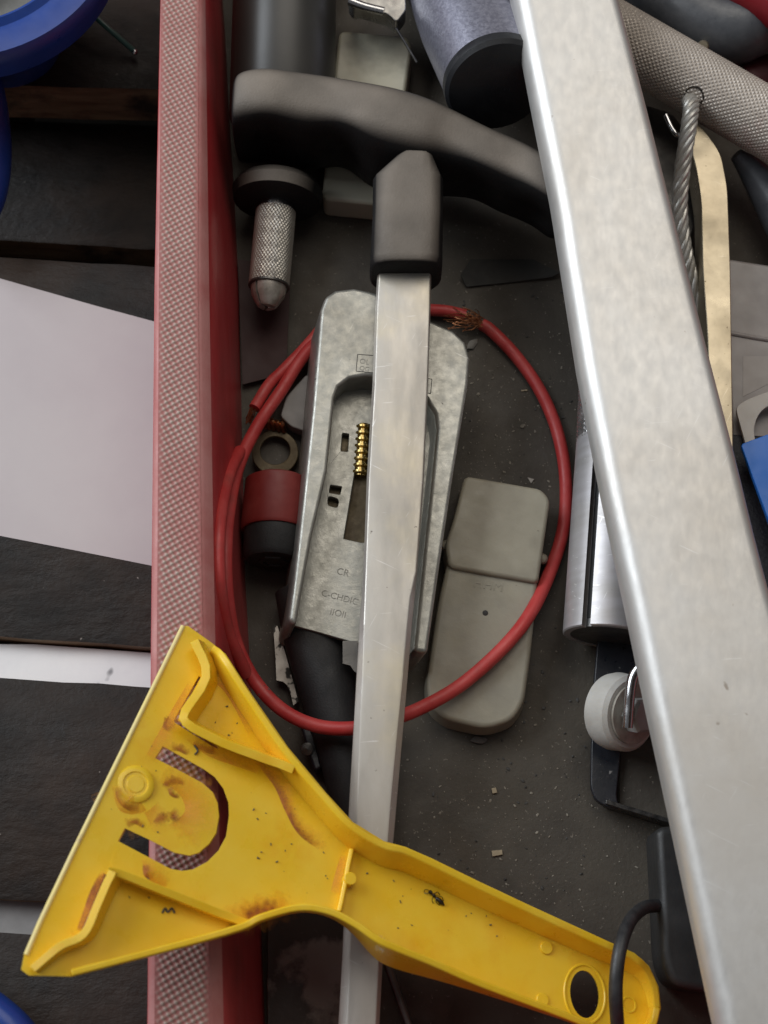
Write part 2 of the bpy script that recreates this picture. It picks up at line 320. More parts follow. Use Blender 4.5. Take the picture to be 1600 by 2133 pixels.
# ================================================================== RED TRAY
ZR = 54.0
tray = thing('red_tray', P(800, 1066, -3.6), 'red plastic tool tray with a dusty textured rim holding the tools', 'tray')
ys = [-700, 0, 300, 600, 900, 1200, 1600, 1900, 2133, 2330]
def interp(tab, y):
    for (a, b), (c, d) in zip(tab, tab[1:]):
        if a <= y <= c: return b+(d-b)*(y-a)/(c-a)
    (a, b), (c, d) = (tab[0], tab[1]) if y < tab[0][0] else (tab[-2], tab[-1])
    return b+(d-b)*(y-a)/(c-a)
OUT = [(0, 334), (600, 322), (1200, 316), (1700, 311), (2133, 307)]
T0 = [(0, 342), (600, 337), (1200, 334), (1700, 330), (2133, 328)]
T1 = [(0, 412), (600, 410), (1200, 418), (1700, 428), (2133, 436)]
INN = [(0, 428), (600, 436), (1200, 446), (1700, 456), (2133, 466)]
BAS = [(0, 464), (300, 482), (600, 498), (900, 504), (1200, 511), (1600, 532), (2133, 552)]
yl = [-600+i*(2900/90) for i in range(91)]
bm = bmesh.new(); rows = []
for y in yl:
    wob = lambda s: noise.noise(Vector((y*0.006, s, 0)))*1.5
    o0 = P(interp(OUT, y), y, ZR-2); a = P(interp(T0, y), y, ZR-0.2); b = P(interp(T1, y), y, ZR-0.2); c = P(interp(INN, y), y, ZR-4)
    e = P(interp(BAS, y)+wob(1), y, 0.0)
    lo = Vector((o0.x, o0.y, -0.0034))
    r = [lo, o0, a, b, c]
    for t in (0.25, 0.5, 0.75): r.append(c.lerp(e, t)+Vector((math.sin(math.pi*t)*0.0008+wob(t*9)*0.0003, 0, 0)))
    r += [e, Vector((e.x, e.y, -0.0034))]; rows.append(r)
loft(bm, rows); from_bm('side_wall', bm, M_RED, tray, sharp=50)
bm = bmesh.new(); loft(bm, [[P(interp(OUT, y)+1, y, ZR-1.0), P(interp(OUT, y)+8, y, ZR+0.1), P(interp(T0, y), y, ZR+0.15), P(interp(T1, y), y, ZR+0.15), P(interp(T1, y)+10, y, ZR-0.6), P(interp(INN, y), y, ZR-3.4), P(interp(T1, y), y, ZR-5), P(interp(OUT, y)+2, y, ZR-3)] for y in yl])
from_bm('rim', bm, M_RIMSM, tray, sharp=60)
# raised nubs of the rim: one fine sheet
def rim_mat():
    m = mat('nubbed_rim', (0.45, 0.37, 0.315), (0.40, 0.285, 0.245), rough=0.6, ns=30, c3=(0.46, 0.19, 0.17), c3s=16, c3c=(0.56, 0.75))
    nt = m.node_tree; N = nt.nodes; L = nt.links; b = N['Principled BSDF']
    at = N.new('ShaderNodeAttribute'); at.attribute_name = 'wear'
    x = N.new('ShaderNodeMix'); x.data_type = 'RGBA'; L.new(at.outputs['Fac'], x.inputs[0])
    old = b.inputs['Base Color'].links[0].from_socket; x.inputs[6].default_value = (0.33, 0.10, 0.09, 1); L.new(old, x.inputs[7]); L.new(x.outputs[2], b.inputs['Base Color']); return m
nu, nv = 44, 1500; verts = []; wear = []; faces = []
for j in range(nv+1):
    y = -80+2290*j/nv
    x0, x1 = interp(T0, y)-6, interp(T1, y)+2
    for i in range(nu+1):
        p = P(x0+(x1-x0)*i/nu, y, ZR+0.2); U, V = p.x/MM, p.y/MM
        a, b = (U*0.50+V*0.30)*2*math.pi, (V*0.50-U*0.30)*2*math.pi
        h = 0.5+0.25*(math.cos(a)+math.cos(b)); edge = min(1, 7*min(i, nu-i)/nu)
        h = h*h*edge; p.z += 0.6*h*MM; verts.append(p); wear.append(min(1, h*1.5+0.06*random.random()))
for j in range(nv):
    for i in range(nu):
        k = j*(nu+1)+i; faces.append((k, k+nu+1, k+nu+2, k+1))
me = bpy.data.meshes.new('rim_nubs'); me.from_pydata(verts, [], faces)
at = me.attributes.new('wear', 'FLOAT', 'POINT'); at.data.foreach_set('value', wear)
link('rim_nubs', me, rim_mat(), tray, kind='stuff', sharp=80)
fl = plate_o('tray_floor', PL([(interp(BAS, y)-3, y) for y in yl]+[(2360, 2300), (2360, -600)], -0.0), M_FLOOR, tray, thick=3.2)
rx = P(2350, 1000, 0).x; fy = P(800, -560, 0).y; ny = P(800, 2215, 0).y; lx = P(470, 1000, 0).x
for nm, (x0, x1, y0, y1) in (('end_wall', (lx-0.02, rx+0.012, ny-0.014, ny)), ('end_wall', (lx-0.02, rx+0.012, fy, fy+0.014)), ('side_wall', (rx, rx+0.012, ny, fy))):
    bm = bmesh.new(); box(bm, x0, x1, y0, y1, -0.0034, ZR*MM); from_bm(nm, bm, M_RED, tray, bevel=2)

# ================================================================== T-HANDLE TOOL
t_tool = thing('t_handle_tool', P(840, 700, 0), 'dusty black rubber T-handle tool with a long flat steel blade', 'hand tool')
ST = [(489, 232, 487, 300), (494, 190, 488, 326), (508, 160, 497, 340), (560, 150, 555, 352), (630, 158, 620, 350), (700, 168, 685, 358), (770, 180, 745, 384),
      (830, 192, 805, 402), (890, 210, 870, 412), (950, 236, 925, 410), (1020, 270, 985, 436), (1080, 296, 1050, 452), (1130, 322, 1100, 488), (1170, 348, 1145, 508), (1195, 385, 1180, 490), (1202, 415, 1195, 460)]
ST = [tuple(v) for v in zip(*[[q[0] for q in spline([Vector((st[c], 0, 0)) for st in ST], 3)] for c in range(4)])]
rings = []
for i, (ax, ay, bx, by) in enumerate(ST):
    t = i/(len(ST)-1); zc = 35-5*t
    mid = P((ax+bx)/2, (ay+by)/2, zc); sc = FPX/((mid-CL).dot(FW))
    E = math.hypot(ax-bx, ay-by)/sc/2*1.09
    dirn = (P(ax, ay, zc)-P(bx, by, zc)).normalized()
    a, b = E*0.68, E*1.10
    ring = []
    for k in range(28):
        th = 2*math.pi*k/28; c, s = math.cos(th), math.sin(th); n = 3.4
        rr = (abs(c)**n+abs(s)**n)**(-1/n)
        q = mid+dirn*a*rr*c+Vector((0, 0, 1))*b*rr*s
        px = (ax+bx)/2; g = sum(math.exp(-((px-h)/44)**2) for h in (562, 722, 1000, 1122))     # finger hollows along the front
        q += dirn*0.0062*g*max(0, -c)*min(1, max(0, 0.95-s))
        ring.append(q)
    rings.append(ring)
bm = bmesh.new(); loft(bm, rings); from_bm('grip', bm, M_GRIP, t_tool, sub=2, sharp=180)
def sect(px0, px1, py, zc, hz, n=3.0, k=28, dy=0):
    c = P((px0+px1)/2, py, zc); h = (P(px1, py, zc)-P(px0, py, zc)).length/2; out = []
    for i in range(k):
        th = 2*math.pi*(i+0.5)/k; cc, ss = math.cos(th), math.sin(th); rr = (abs(cc)**n+abs(ss)**n)**(-1/n)
        out.append(c+Vector((h*rr*cc, 0, hz*MM*rr*ss)))
    return out
bm = bmesh.new()
loft(bm, [sect(850, 890, 335, 37, 10, 4), sect(822, 904, 358, 36.5, 12.3, 5), sect(777, 922, 398, 36, 12.5, 6), sect(776, 922, 470, 36, 12.5, 5), sect(771, 921, 560, 36, 12.3, 4), sect(770, 920, 572, 36, 12.0, 3.4), sect(775, 915, 577, 36, 11.2, 3.4)])
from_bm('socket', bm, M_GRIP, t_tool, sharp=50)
BAR = [(556, 787, 791, 896, 899), (640, 782, 786, 895, 897), (800, 776, 781, 890, 892), (1000, 764, 769, 881, 883), (1190, 757, 762, 867, 869), (1245, 753, 760, 855, 864), (1300, 749, 758, 849, 858), (1400, 743, 755, 840, 850),
       (1507, 737, 750, 829, 841), (1690, 726, 743, 812, 825), (1850, 719, 735, 801, 811), (1990, 713, 728, 790, 798), (2198, 701, 719, 780, 787)]
rings = []
for py, a, b, c, d in BAR:
    zt = 38.5-1.5*(py-556)/1560
    lo = lambda p, z: Vector((p.x, p.y, z*MM))
    A, D = P(a, py, zt-1.6), P(d, py, zt-1.6)
    rings.append([A, P(b, py, zt), P(b+4, py, zt+0.15), P(c-4, py, zt+0.15), P(c, py, zt), D, lo(D, zt-4.5), lo(A, zt-4.5)])
bm = bmesh.new(); loft(bm, rings); from_bm('blade', bm, M_STEEL, t_tool, sharp=20, bevel=0.25)

# ================================================================== BIG ALUMINIUM BAR lying across the tray
LE = [(-300, 1010), (0, 1068), (250, 1116), (420, 1150), (770, 1205), (1000, 1250), (1280, 1310), (1450, 1345), (1640, 1386), (1900, 1441), (2133, 1491), (2330, 1534)]
RE = [(-300, 1210), (0, 1285), (210, 1340), (430, 1395), (730, 1470), (960, 1530), (1130, 1571), (1240, 1600), (2133, 1850), (2330, 1905)]
rings = []
for i in range(60):
    y = -300+2620*i/59; zt = 65.2
    L_, R_ = P(interp(LE, y), y, zt-4.5), P(interp(RE, y), y, zt-3.5); wv = (R_-L_).length; r = 6.3*MM; ring = []
    xx = (R_-L_).normalized(); n1 = noise.noise(Vector((y*0.01, 3, 0)))*0.00025
    base = L_.copy()
    for k in range(9):
        th = math.pi-math.pi/2*k/8
        ring.append(base+xx*(r+r*math.cos(th)+n1)+Vector((0, 0, (zt*MM-r-base.z)+r*math.sin(th))))
    for k, e in ((0.21, 0.00004), (0.3, 0.00008), (0.5, 0.00012), (0.7, 0.00008), (0.85, 0.00003)): ring.append(base+xx*wv*k+Vector((0, 0, zt*MM+e-base.z)))
    r2 = 3.6*MM
    for k in range(7):
        th = math.pi/2-math.pi/2*k/6
        ring.append(base+xx*(wv-r2+r2*math.cos(th))+Vector((0, 0, zt*MM-r2+r2*math.sin(th)-base.z)))
    ring += [base+xx*(wv)+Vector((0, 0, 0.0553-base.z)), base+xx*(wv-0.001)+Vector((0, 0, 0.0543-base.z)), base+xx*0.001+Vector((0, 0, 0.0543-base.z)), base+Vector((0, 0, 0.0553-base.z))]
    rings.append(ring)
bm = bmesh.new(); loft(bm, rings); from_bm('aluminium_bar', bm, M_ALUBAR, sharp=40, label='wide oxidised aluminium bar with rounded bright edge lying across the tray over other tools', cat='metal bar')

# ================================================================== DIE-CAST PART under the blade
cast = thing('die_cast_housing', P(760, 1000, 0), 'grey die-cast metal housing with a recess and a brass screw under the steel blade', 'metal housing')
ZC = 31.5
OUTC = [(600, 1291), (612, 1200), (630, 1040), (650, 850), (664, 690), (668, 645), (678, 618), (698, 604), (738, 599), (780, 608), (900, 668), (945, 688), (970, 712), (980, 745), (976, 800), (942, 1010), (918, 1170), (891, 1361)]
INC = [(862, 1357), (880, 1180), (898, 1010), (910, 892), (906, 862), (888, 832), (850, 806), (800, 786), (762, 783), (728, 789), (706, 806), (698, 828), (682, 980), (650, 1119), (617, 1303)]
bm = bmesh.new(); plate(bm, PL(OUTC+INC, ZC), down=Vector((-0.0050, -0.0012, -0.0265))); rim_f = from_bm('rim_frame', bm, M_CAST, cast, bevel=2.0)
FLO = [(866, 1370), (915, 890), (895, 825), (800, 776), (728, 780), (690, 828), (674, 980), (642, 1119), (607, 1302), (680, 1322), (745, 1341)]
SLOT = [(748, 884), (795, 884), (800, 1129), (752, 1130), (716, 1122), (738, 990), (742, 960)]
H1 = rnd([(713, 902), (727, 904), (724, 941), (710, 939)], 3)
H2 = rnd([(688, 1010), (712, 1014), (708, 1030), (686, 1026)], 3)
H3 = rnd([(684, 1033), (705, 1039), (704, 1058), (682, 1052)], 7)
rec_f = plate_o('recess_floor', PL(FLO, 21.0), M_CAST, cast, holes=[PL(h, 21.0) for h in (SLOT, H1, H2, H3)], thick=2.2, bevel=0.3)
plate_o('under_plate', PL([(640, 860), (900, 860), (890, 1200), (620, 1200)], 18), M_BROWNM, cast, thick=3)
A, B = P(758, 885, 19.5), P(750, 992, 19.5); Ln = (B-A).length/MM
prof = [(0, 0.1), (0, 2.0)]; nt_ = 8
for k in range(nt_):
    t = Ln*(k+0.15)/nt_; d_ = Ln/nt_; prof += [(t, 1.9), (t+d_*0.2, 2.9), (t+d_*0.5, 2.9), (t+d_*0.72, 1.9)]
prof += [(Ln, 1.9), (Ln, 0.1)]
lathe_o('brass_screw', A, B, prof, M_BRASS, cast, seg=24, sharp=30)
M_ENGR = mat('engraved_dark', (0.05, 0.048, 0.045), rough=0.6)
M_LET = mat('worn_engraving', (0.15, 0.145, 0.13), (0.30, 0.29, 0.26), rough=0.5, metal=0.5, ns=250)
text_o('C-CHDIC', P(668, 1240, 21.05), P(740, 1259, 21.05), 3.0, M_LET, rec_f, depth=0.06)
text_o('IIOII', P(686, 1279, 21.05), P(745, 1294, 21.05), 3.0, M_LET, rec_f, depth=0.06)
text_o('CR', P(700, 1195, 21.05), P(735, 1203, 21.05), 3.2, M_LET, rec_f, depth=0.06)
text_o('OL', P(748, 756, ZC+0.05), P(790, 764, ZC+0.05), 2.6, M_LET, rim_f, depth=0.05)
text_o('QG', P(748, 770, ZC+0.05), P(790, 777, ZC+0.05), 2.2, M_LET, rim_f, depth=0.05)
for fr in ([(745, 738), (800, 742), (796, 778), (742, 773)], [(880, 786), (900, 790), (897, 820), (878, 816)]):
    bm = bmesh.new(); q = PL(fr, ZC+0.02)
    for i in range(4): tube(bm, [q[i], q[(i+1) % 4]], 0.13, 6)
    from_bm('stamped_frame', bm, M_ENGR, rim_f)

# things poking out from under the housing
blk = thing('black_gripped_tool', P(700, 1500, 0), 'tool with a black plastic grip poking out from under the die-cast housing', 'tool')
bm = bmesh.new(); tube(bm, spline(PL([(640, 1230, 9.5), (655, 1330, 10), (688, 1450, 10), (722, 1580, 9.5), (752, 1720, 8.5), (772, 1850, 8)], 10)), lambda t: 10.8-3.6*t, 28)
from_bm('grip', bm, M_RUBBER, blk)
bm = bmesh.new(); plate(bm, PL([(622, 1492), (640, 1488), (660, 1545), (672, 1600), (655, 1606), (638, 1560)], 9), thick=8); from_bm('latch', bm, M_NAVY, blk, bevel=1)
lathe_o('rivet', P(640, 1560, 9), P(640, 1560, 14), [(0, 0.1), (0, 2.2), (1.6, 2.0), (2.2, 0.1)], M_DARKM, blk, seg=16)
plate_o('ragged_blade', PL([(569, 1300), (578, 1304), (600, 1380), (616, 1440), (622, 1461), (611, 1469), (606, 1446), (598, 1427), (590, 1420), (576, 1417), (574, 1370)], 5), mat('spotty_steel', (0.36, 0.33, 0.30), (0.30, 0.27, 0.24), rough=0.4, metal=0.6, ns=80, spot=(0.02, 0.017, 0.014), spot_s=210, spot_t=0.56), thick=1.0, label='thin ragged steel blade with black spots beside the black handle', cat='blade')
plate_o('steel_hook', PL([(714, 1335), (745, 1335), (748, 1405), (738, 1398), (730, 1386), (714, 1382)], 21.5), M_DARKM, thick=1.2, label='small hooked steel tab between the black handle and the steel blade', cat='metal tab')

# ================================================================== RED WIRE
wire = thing('red_wire', P(480, 1150, 0), 'coiled red insulated wire with frayed copper ends around the die-cast housing', 'wire')
tube_o('insulation', PL([(760, 640, 3), (690, 690, 5), (635, 738, 8), (585, 815, 10), (535, 890, 12.5), (497, 970, 18), (477, 1060, 29), (470, 1150, 35), (474, 1250, 34), (492, 1340, 25), (532, 1420, 21), (590, 1480, 22), (660, 1512, 23), (735, 1517, 25), (800, 1502, 23), (870, 1478, 19), (960, 1427, 16.5), (1050, 1347, 15.8), (1108, 1272, 13), (1152, 1175, 5.5), (1176, 1085, 2.6), (1177, 985, 2.5), (1159, 893, 2.5), (1124, 812, 2.5), (1075, 742, 2.5), (1025, 690, 2.6), (1003, 675, 3)], 0), 2.25, M_WIRE, wire)
tube_o('insulation', PL([(970, 657, 3.4), (930, 648, 4), (890, 645, 4), (830, 640, 4), (780, 645, 3)], 0), 2.15, M_WIRE, wire)
tube_o('insulation', PL([(690, 660, 5), (638, 722, 6), (590, 772, 7.5), (560, 802, 9), (530, 850, 11)], 0), 2.1, M_WIRE, wire)
tube_o('insulation', PL([(500, 940, 17), (478, 985, 29), (461, 1060, 42), (455, 1140, 47), (459, 1230, 45), (476, 1320, 35), (514, 1405, 22)], 0), 2.15, M_WIRE, wire)
bm = bmesh.new()
for k in range(40):
    a = P(1003+random.uniform(-6, 6), 672+random.uniform(-10, 10), random.uniform(3, 6))
    b = P(random.choice([965, 940, 975, 985])+random.uniform(-22, 14), random.choice([678, 660, 650])+random.uniform(-10, 14), random.uniform(2, 7)); m_ = (a+b)/2+Vector((random.uniform(-1, 1), random.uniform(-1, 1), random.uniform(0, 2)))*0.0012
    tube(bm, spline([a, m_, b], 4), 0.16, 5)
for k in range(16):
    a = P(528+random.uniform(-7, 7), 850+random.uniform(-3, 3), 11); b = P(518+random.uniform(-6, 12), 876+random.uniform(-10, 8), 8); tube(bm, [a, b], 0.18, 5)
from_bm('copper_strands', bm, M_COPPER, wire, kind='stuff')
lug = thing('ring_lug', P(570, 940, 0), 'brown ring terminal crimped to copper strands beside the red wire', 'terminal')
bm = bmesh.new(); q0, q1 = ell(573, 942, 49, 47, 36), ell(573, 938, 31, 29, 36)
plate(bm, PL(q0, 4.2), [PL(q1, 4.2)], thick=1.6); from_bm('ring', bm, M_BROWNM, lug, bevel=0.4)
bm = bmesh.new()
for k in range(5):
    a = P(545+k*10, 868+k*4, 4.5); b = P(552+k*10, 890+k*2, 4.5); tube(bm, spline([a, (a+b)/2+Vector((0, 0, 0.0032)), b], 6), 1.0, 8)
from_bm('crimp', bm, M_COPPER, lug)
plate_o('grey_sleeve', PL(rnd([(640, 778), (660, 800), (640, 900), (606, 888), (584, 866), (596, 826)], 8), 7.5), mat('grey_sleeve', (0.25, 0.235, 0.22), (0.2, 0.19, 0.18), rough=0.5), thick=6, bevel=1.5, label='small grey plastic sleeve tucked between red wire and die-cast housing', cat='sleeve')
redcap = thing('red_capped_tool', P(570, 1080, 0), 'red capped black tool end beside the die-cast housing', 'tool')
A, B = P(580, 1000, 12), P(568, 1200, 14)
lathe_o('red_cap', A, B, [(0, 0.1), (0, 9.5), (1, 11.2), (18, 11.8), (19, 11.2), (19, 0.1)], mat('red_cap', (0.20, 0.018, 0.015), (0.25, 0.034, 0.028), rough=0.5), redcap, seg=44)
bar_ = lathe_o('barrel', A, B, [(18.5, 0.1), (18.5, 10.6), (28, 10.2), (29.5, 9), (29.5, 0.1)], M_RUBBER, redcap, seg=44)
d_ = (B-A).normalized(); lathe_o('hex_socket', A+d_*0.0294, B+d_*0.01, [(0, 0.1), (0, 5.2), (0.6, 5.0), (0.6, 3.6), (0.2, 3.5), (0.2, 0.1)], M_GREYP, bar_, seg=6, sharp=20)

# ================================================================== BEIGE BOXES
bx = thing('beige_case', P(1010, 1250, 0), 'flat beige plastic slide case with cap lying under the red wire', 'case')
CAPQ = rnd([(968, 990), (1128, 1018), (1146, 1040), (1128, 1166), (1121, 1214), (934, 1181), (928, 1132), (946, 1078)], 14)
plate_o('cap', PL(CAPQ, 14.0), M_BEIGE, bx, thick=13.8, draft=0.8, bevel=1.3)
BODQ = rnd([(944, 1120), (1124, 1150), (1116, 1255), (1104, 1370), (1092, 1462), (1068, 1500), (1013, 1518), (931, 1500), (896, 1472), (888, 1428), (913, 1255)], 26)
plate_o('body', PL(BODQ, 12.0), M_BEIGE2, bx, thick=11.8, draft=0.9, bevel=1.6)
for (x, y) in ((929, 1136), (1130, 1164)):
    lathe_o('snap_bump', P(x, y, 3), P(x, y, 12), [(0, 1.6), (6, 1.8), (7.5, 1.2), (8, 0.1)], M_BEIGE, bx, seg=14)
text_o('HHM', P(985, 1222, 12.05), P(1050, 1233, 12.05), 4.5, M_BEIGE, bx, name='raised_mark', depth=0.12)
lathe_o('dirt_speck', P(1011, 1277, 12), P(1011, 1277, 14), [(0, 1.0), (0.3, 0.9), (0.4, 0.1)], M_ENGR, bx, seg=9)
plate_o('cream_case', PL(rnd([(706, 62), (850, 74), (858, 100), (812, 428), (670, 414), (690, 200)], 16), 13), mat('cream_plastic', (0.40, 0.38, 0.30), (0.46, 0.43, 0.33), rough=0.45, ns=50, bump=0.06, c3=(0.30, 0.28, 0.22), c3s=30, c3c=(0.55, 0.7), sss=0.15), thick=12.8, bevel=1.6, label='cream plastic case lying behind and under the black T-handle', cat='case')

# ================================================================== PIN VISE
vise = thing('pin_vise', P(565, 480, 0), 'knurled steel pin vise with black knob beside the red tray wall', 'pin vise')
A, B = P(579, 395, 17.0), P(556, 640, 16.0); d_ = (B-A).normalized(); L0 = (B-A).length/MM
def along(t): return A+d_*t*MM
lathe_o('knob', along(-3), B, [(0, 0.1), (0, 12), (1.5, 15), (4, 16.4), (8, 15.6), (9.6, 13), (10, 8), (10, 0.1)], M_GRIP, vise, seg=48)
lathe_o('collar', along(6), B, [(0, 7.0), (3, 7.0), (3.3, 6.5), (3.3, 0.1)], M_CHROME, vise)
bm = bmesh.new(); knurl(bm, along(9), along(L0-8.5), 6.9, 1.15, 0.42, 160, 130, skew=0.62); from_bm('knurled_sleeve', bm, mat('knurled_steel', (0.55, 0.52, 0.47), (0.42, 0.39, 0.34), rough=0.36, metal=0.6, ns=90), vise, sharp=30)
lathe_o('ring', along(L0-8.6), B, [(0, 7.2), (0.8, 7.3), (1.0, 6.6), (1.0, 0.1)], M_DARKM, vise)
for k in range(3):
    bm = bmesh.new(); a0 = 2*math.pi*k/3+0.9+0.07; a1 = a0+2*math.pi/3-0.14
    u, v = frame(d_); rings = []
    for t, r in ((L0-7.8, 6.4), (L0-4.5, 5.9), (L0-0.6, 3.6), (L0, 2.9)):
        c = along(t); n = 10; ring = [c+(u*math.cos((a0+a1)/2)+v*math.sin((a0+a1)/2))*0.0006]
        for i in range(n+1):
            a = a0+(a1-a0)*i/n; ring.append(c+(u*math.cos(a)+v*math.sin(a))*r*MM)
        rings.append(ring)
    loft(bm, rings)
    from_bm('jaw', bm, mat('worn_jaw_steel', (0.52, 0.48, 0.43), (0.28, 0.25, 0.21), rough=0.42, metal=0.5, ns=200), vise, sharp=35)

# ================================================================== FLOOR PIECES
plate_o('mauve_card', PL([(496, 540), (606, 556), (596, 777), (505, 801)], 3.0), M_MAUVE, thick=0.8, label='dull mauve plastic card under the pin vise beside the tray wall', cat='card')
bm = bmesh.new(); fl_ = [(960, 572, 3.2), (972, 597, 1.2), (1060, 588, 1.0), (1150, 577, 1.5), (1166, 568, 2.4), (1110, 540, 0.9), (980, 540, 0.9)]
plate(bm, PL(fl_, 0), thick=0.7); from_bm('rubber_flap', bm, mat('flap', (0.03, 0.029, 0.026), (0.045, 0.042, 0.036), rough=0.7), label='thin dark rubber scrap curling up from the tray floor below the T-handle', cat='scrap')
plate_o('scuffed_plate', PL([(557, 1700), (740, 1700), (735, 2185), (556, 2185)], 4.0), M_SCUFF, thick=3.6, bevel=0.4, label='scuffed dark metal plate on the tray floor under the yellow scraper', cat='plate')
tube_o('thin_rod', PL([(800, 1985, 5), (822, 2050, 5), (860, 2160, 5)], 0), 1.4, M_DARKM, label='thin grey steel rod beside the steel blade below the scraper', cat='rod')

# ================================================================== TOP OF THE TRAY
lathe_o('dark_cylinder', P(598, -260, 19.5), P(588, 240, 19.5), [(0, 0.1), (0, 18), (2, 19.3), (108, 19.3), (110, 18), (110, 0.1)], mat('dark_glossy_grey', (0.034, 0.032, 0.029), (0.048, 0.044, 0.038), rough=0.40, ns=14, rvar=0.04), seg=64, label='large dark grey glossy cylinder behind the left arm of the T-handle', cat='cylinder')
torch = thing('silver_torch', P(980, 60, 0), 'speckled silver lilac barrel with a black end cap resting on the T-handle', 'torch')
C_, B_ = P(1038, 182, 47), P(948, -75, 20.5); d_ = (C_-B_).normalized(); Lt = (C_-B_).length/MM
lathe_o('barrel', B_-d_*0.02, C_, [(0, 0.1), (0, 17), (20, 21.0), (Lt*0.5+20, 20.4), (Lt+8, 18.6), (Lt+14.5, 18.2), (Lt+14.5, 0.1)], M_LILAC, torch, seg=64)
lathe_o('end_cap', B_+d_*(Lt-5.6)*MM, C_+d_*0.02, [(0, 0.1), (0, 18.3), (0.6, 18.7), (4.0, 18.6), (5.4, 17.4), (6.0, 14), (6.0, 0.1)], mat('black_cap', (0.012, 0.013, 0.016), (0.018, 0.019, 0.022), rough=0.5, bump=0.15), torch, seg=64)
clip = thing('chrome_clip', P(790, 10, 0), 'small chrome clip with a thin wire beside the silver barrel', 'clip')
plate_o('clip_plate', PL(rnd([(722, -60), (842, -60), (846, 20), (826, 46), (806, 28), (752, 12), (736, 14), (726, 2)], 8), 30), mat('dull_chrome', (0.34, 0.33, 0.31), (0.22, 0.21, 0.20), rough=0.3, metal=0.8, ns=120), clip, thick=8, bevel=1.2)
tube_o('clip_wire', PL([(800, 20, 30), (812, 40, 27), (835, 75, 24), (868, 130, 20)], 0), 0.45, M_CHROME, clip, seg=8)
tube_o('clip_pin', PL([(728, 2, 33), (760, 14, 33), (800, 24, 33)], 0), 1.6, M_CHROME, clip)
# knurled tube, hole and wire rope
kt = thing('knurled_tube', P(1450, 180, 0), 'dusty knurled aluminium tube with a small hole crossing under the aluminium bar', 'tube')
A, B = P(1170, 8, 33), P(1740, 339, 33); r_ = 11.3
hp = P(1437, 208, 41.5)
bm = bmesh.new(); knurl(bm, A, B, r_, 1.7, 0.55, 240, 440, hole=(hp, 3.0), skew=0.9); tb_ = from_bm('tube_body', bm, M_DUSTYG, kt, sharp=25)
ax = (B-A).normalized(); hc = A+ax*(hp-A).dot(ax); hn = (hp-hc).normalized()
bm = bmesh.new(); lathe(bm, hc+hn*0.004, hc+hn*0.02, [(0, 0.1), (0, 3.1), (7.5, 3.1), (7.6, 3.6), (6.8, 3.6)], 24, cap=False); from_bm('hole_lining', bm, M_BLACK, tb_)
rope = thing('wire_rope', P(1430, 400, 0), 'twisted steel wire rope coming out of the hole in the knurled tube', 'wire rope')
core = spline(PL([(1437, 210, 38), (1440, 222, 43), (1434, 270, 42), (1422, 350, 36), (1416, 430, 30), (1424, 510, 25), (1440, 580, 20), (1470, 680, 12)], 0), 14)
for s in range(6):
    pts = []; u = None
    for i, p in enumerate(core):
        d = (core[min(i+1, len(core)-1)]-core[max(i-1, 0)]).normalized()
        if u is None: u = frame(d)[0]
        u = (u-d*u.dot(d)).normalized(); v = d.cross(u); a = 2*math.pi*s/6+i*0.26
        pts.append(p+(u*math.cos(a)+v*math.sin(a))*0.00185)
    bm = bmesh.new(); tube(bm, pts, 1.05, 9); from_bm('strand', bm, mat('galvanised_strand', (0.60, 0.59, 0.56), (0.46, 0.44, 0.40), rough=0.42, metal=0.55, ns=300), rope)
tube_o('wire_hook', PL([(1387, 240, 30), (1398, 264, 30), (1412, 281, 30), (1430, 280, 28)], 0), 1.0, M_CHROME, label='short bent chrome wire hook beside the wire rope', cat='hook')
plate_o('champagne_lever', PL(rnd([(1428, 240), (1466, 268), (1502, 318), (1516, 390), (1522, 560), (1528, 960), (1482, 960), (1474, 700), (1464, 560), (1461, 420), (1450, 350), (1440, 312)], 22), 30), M_GOLD, thick=13, bevel=2.2, label='champagne coloured flat metal lever beside the wire rope', cat='lever')
plate_o('steel_plate', PL(rnd([(1290, 200), (1400, 235), (1450, 300), (1462, 420), (1420, 560), (1330, 560)], 12), 12), M_DARKM, thick=11.8, bevel=0.8, label='dull steel plate between the aluminium bar and the wire rope', cat='plate')
dg = thing('grey_enamel_tool', P(1480, 40, 0), 'dark grey enamelled tool body with a red grip behind the knurled tube', 'tool')
tube_o('body', PL([(1280, -120, 24), (1360, -40, 24), (1440, 30, 25), (1515, 62, 26), (1580, 40, 27), (1680, -20, 27)], 0), lambda t: 11+2*math.sin(math.pi*t), M_TOOLGREY, dg, seg=28)
tube_o('red_grip', PL([(1500, -60, 38), (1580, -10, 38), (1680, 50, 38)], 0), 8.5, mat('dark_red_grip', (0.20, 0.006, 0.012), (0.24, 0.01, 0.016), rough=0.4), dg, seg=24)
lathe_o('stud', P(1458, 105, 30), P(1468, 92, 42), [(0, 2.2), (9, 2.2), (10, 1.5), (10, 0.1)], M_GOLD, dg, seg=14)
tube_o('maroon_bar', PL([(1545, 180, 12), (1640, 150, 12), (1740, 130, 12)], 0), 9, mat('maroon', (0.06, 0.006, 0.009), rough=0.5), seg=20, label='dark maroon bar behind the knurled tube below the grey tool', cat='bar')
tube_o('grey_tang', PL([(1534, 322, 20), (1570, 360, 16), (1620, 430, 13), (1700, 560, 12)], 0), lambda t: 2.5+8*t, M_TOOLGREY, seg=20, label='pointed blue-grey tool tang beside the champagne lever', cat='tool')

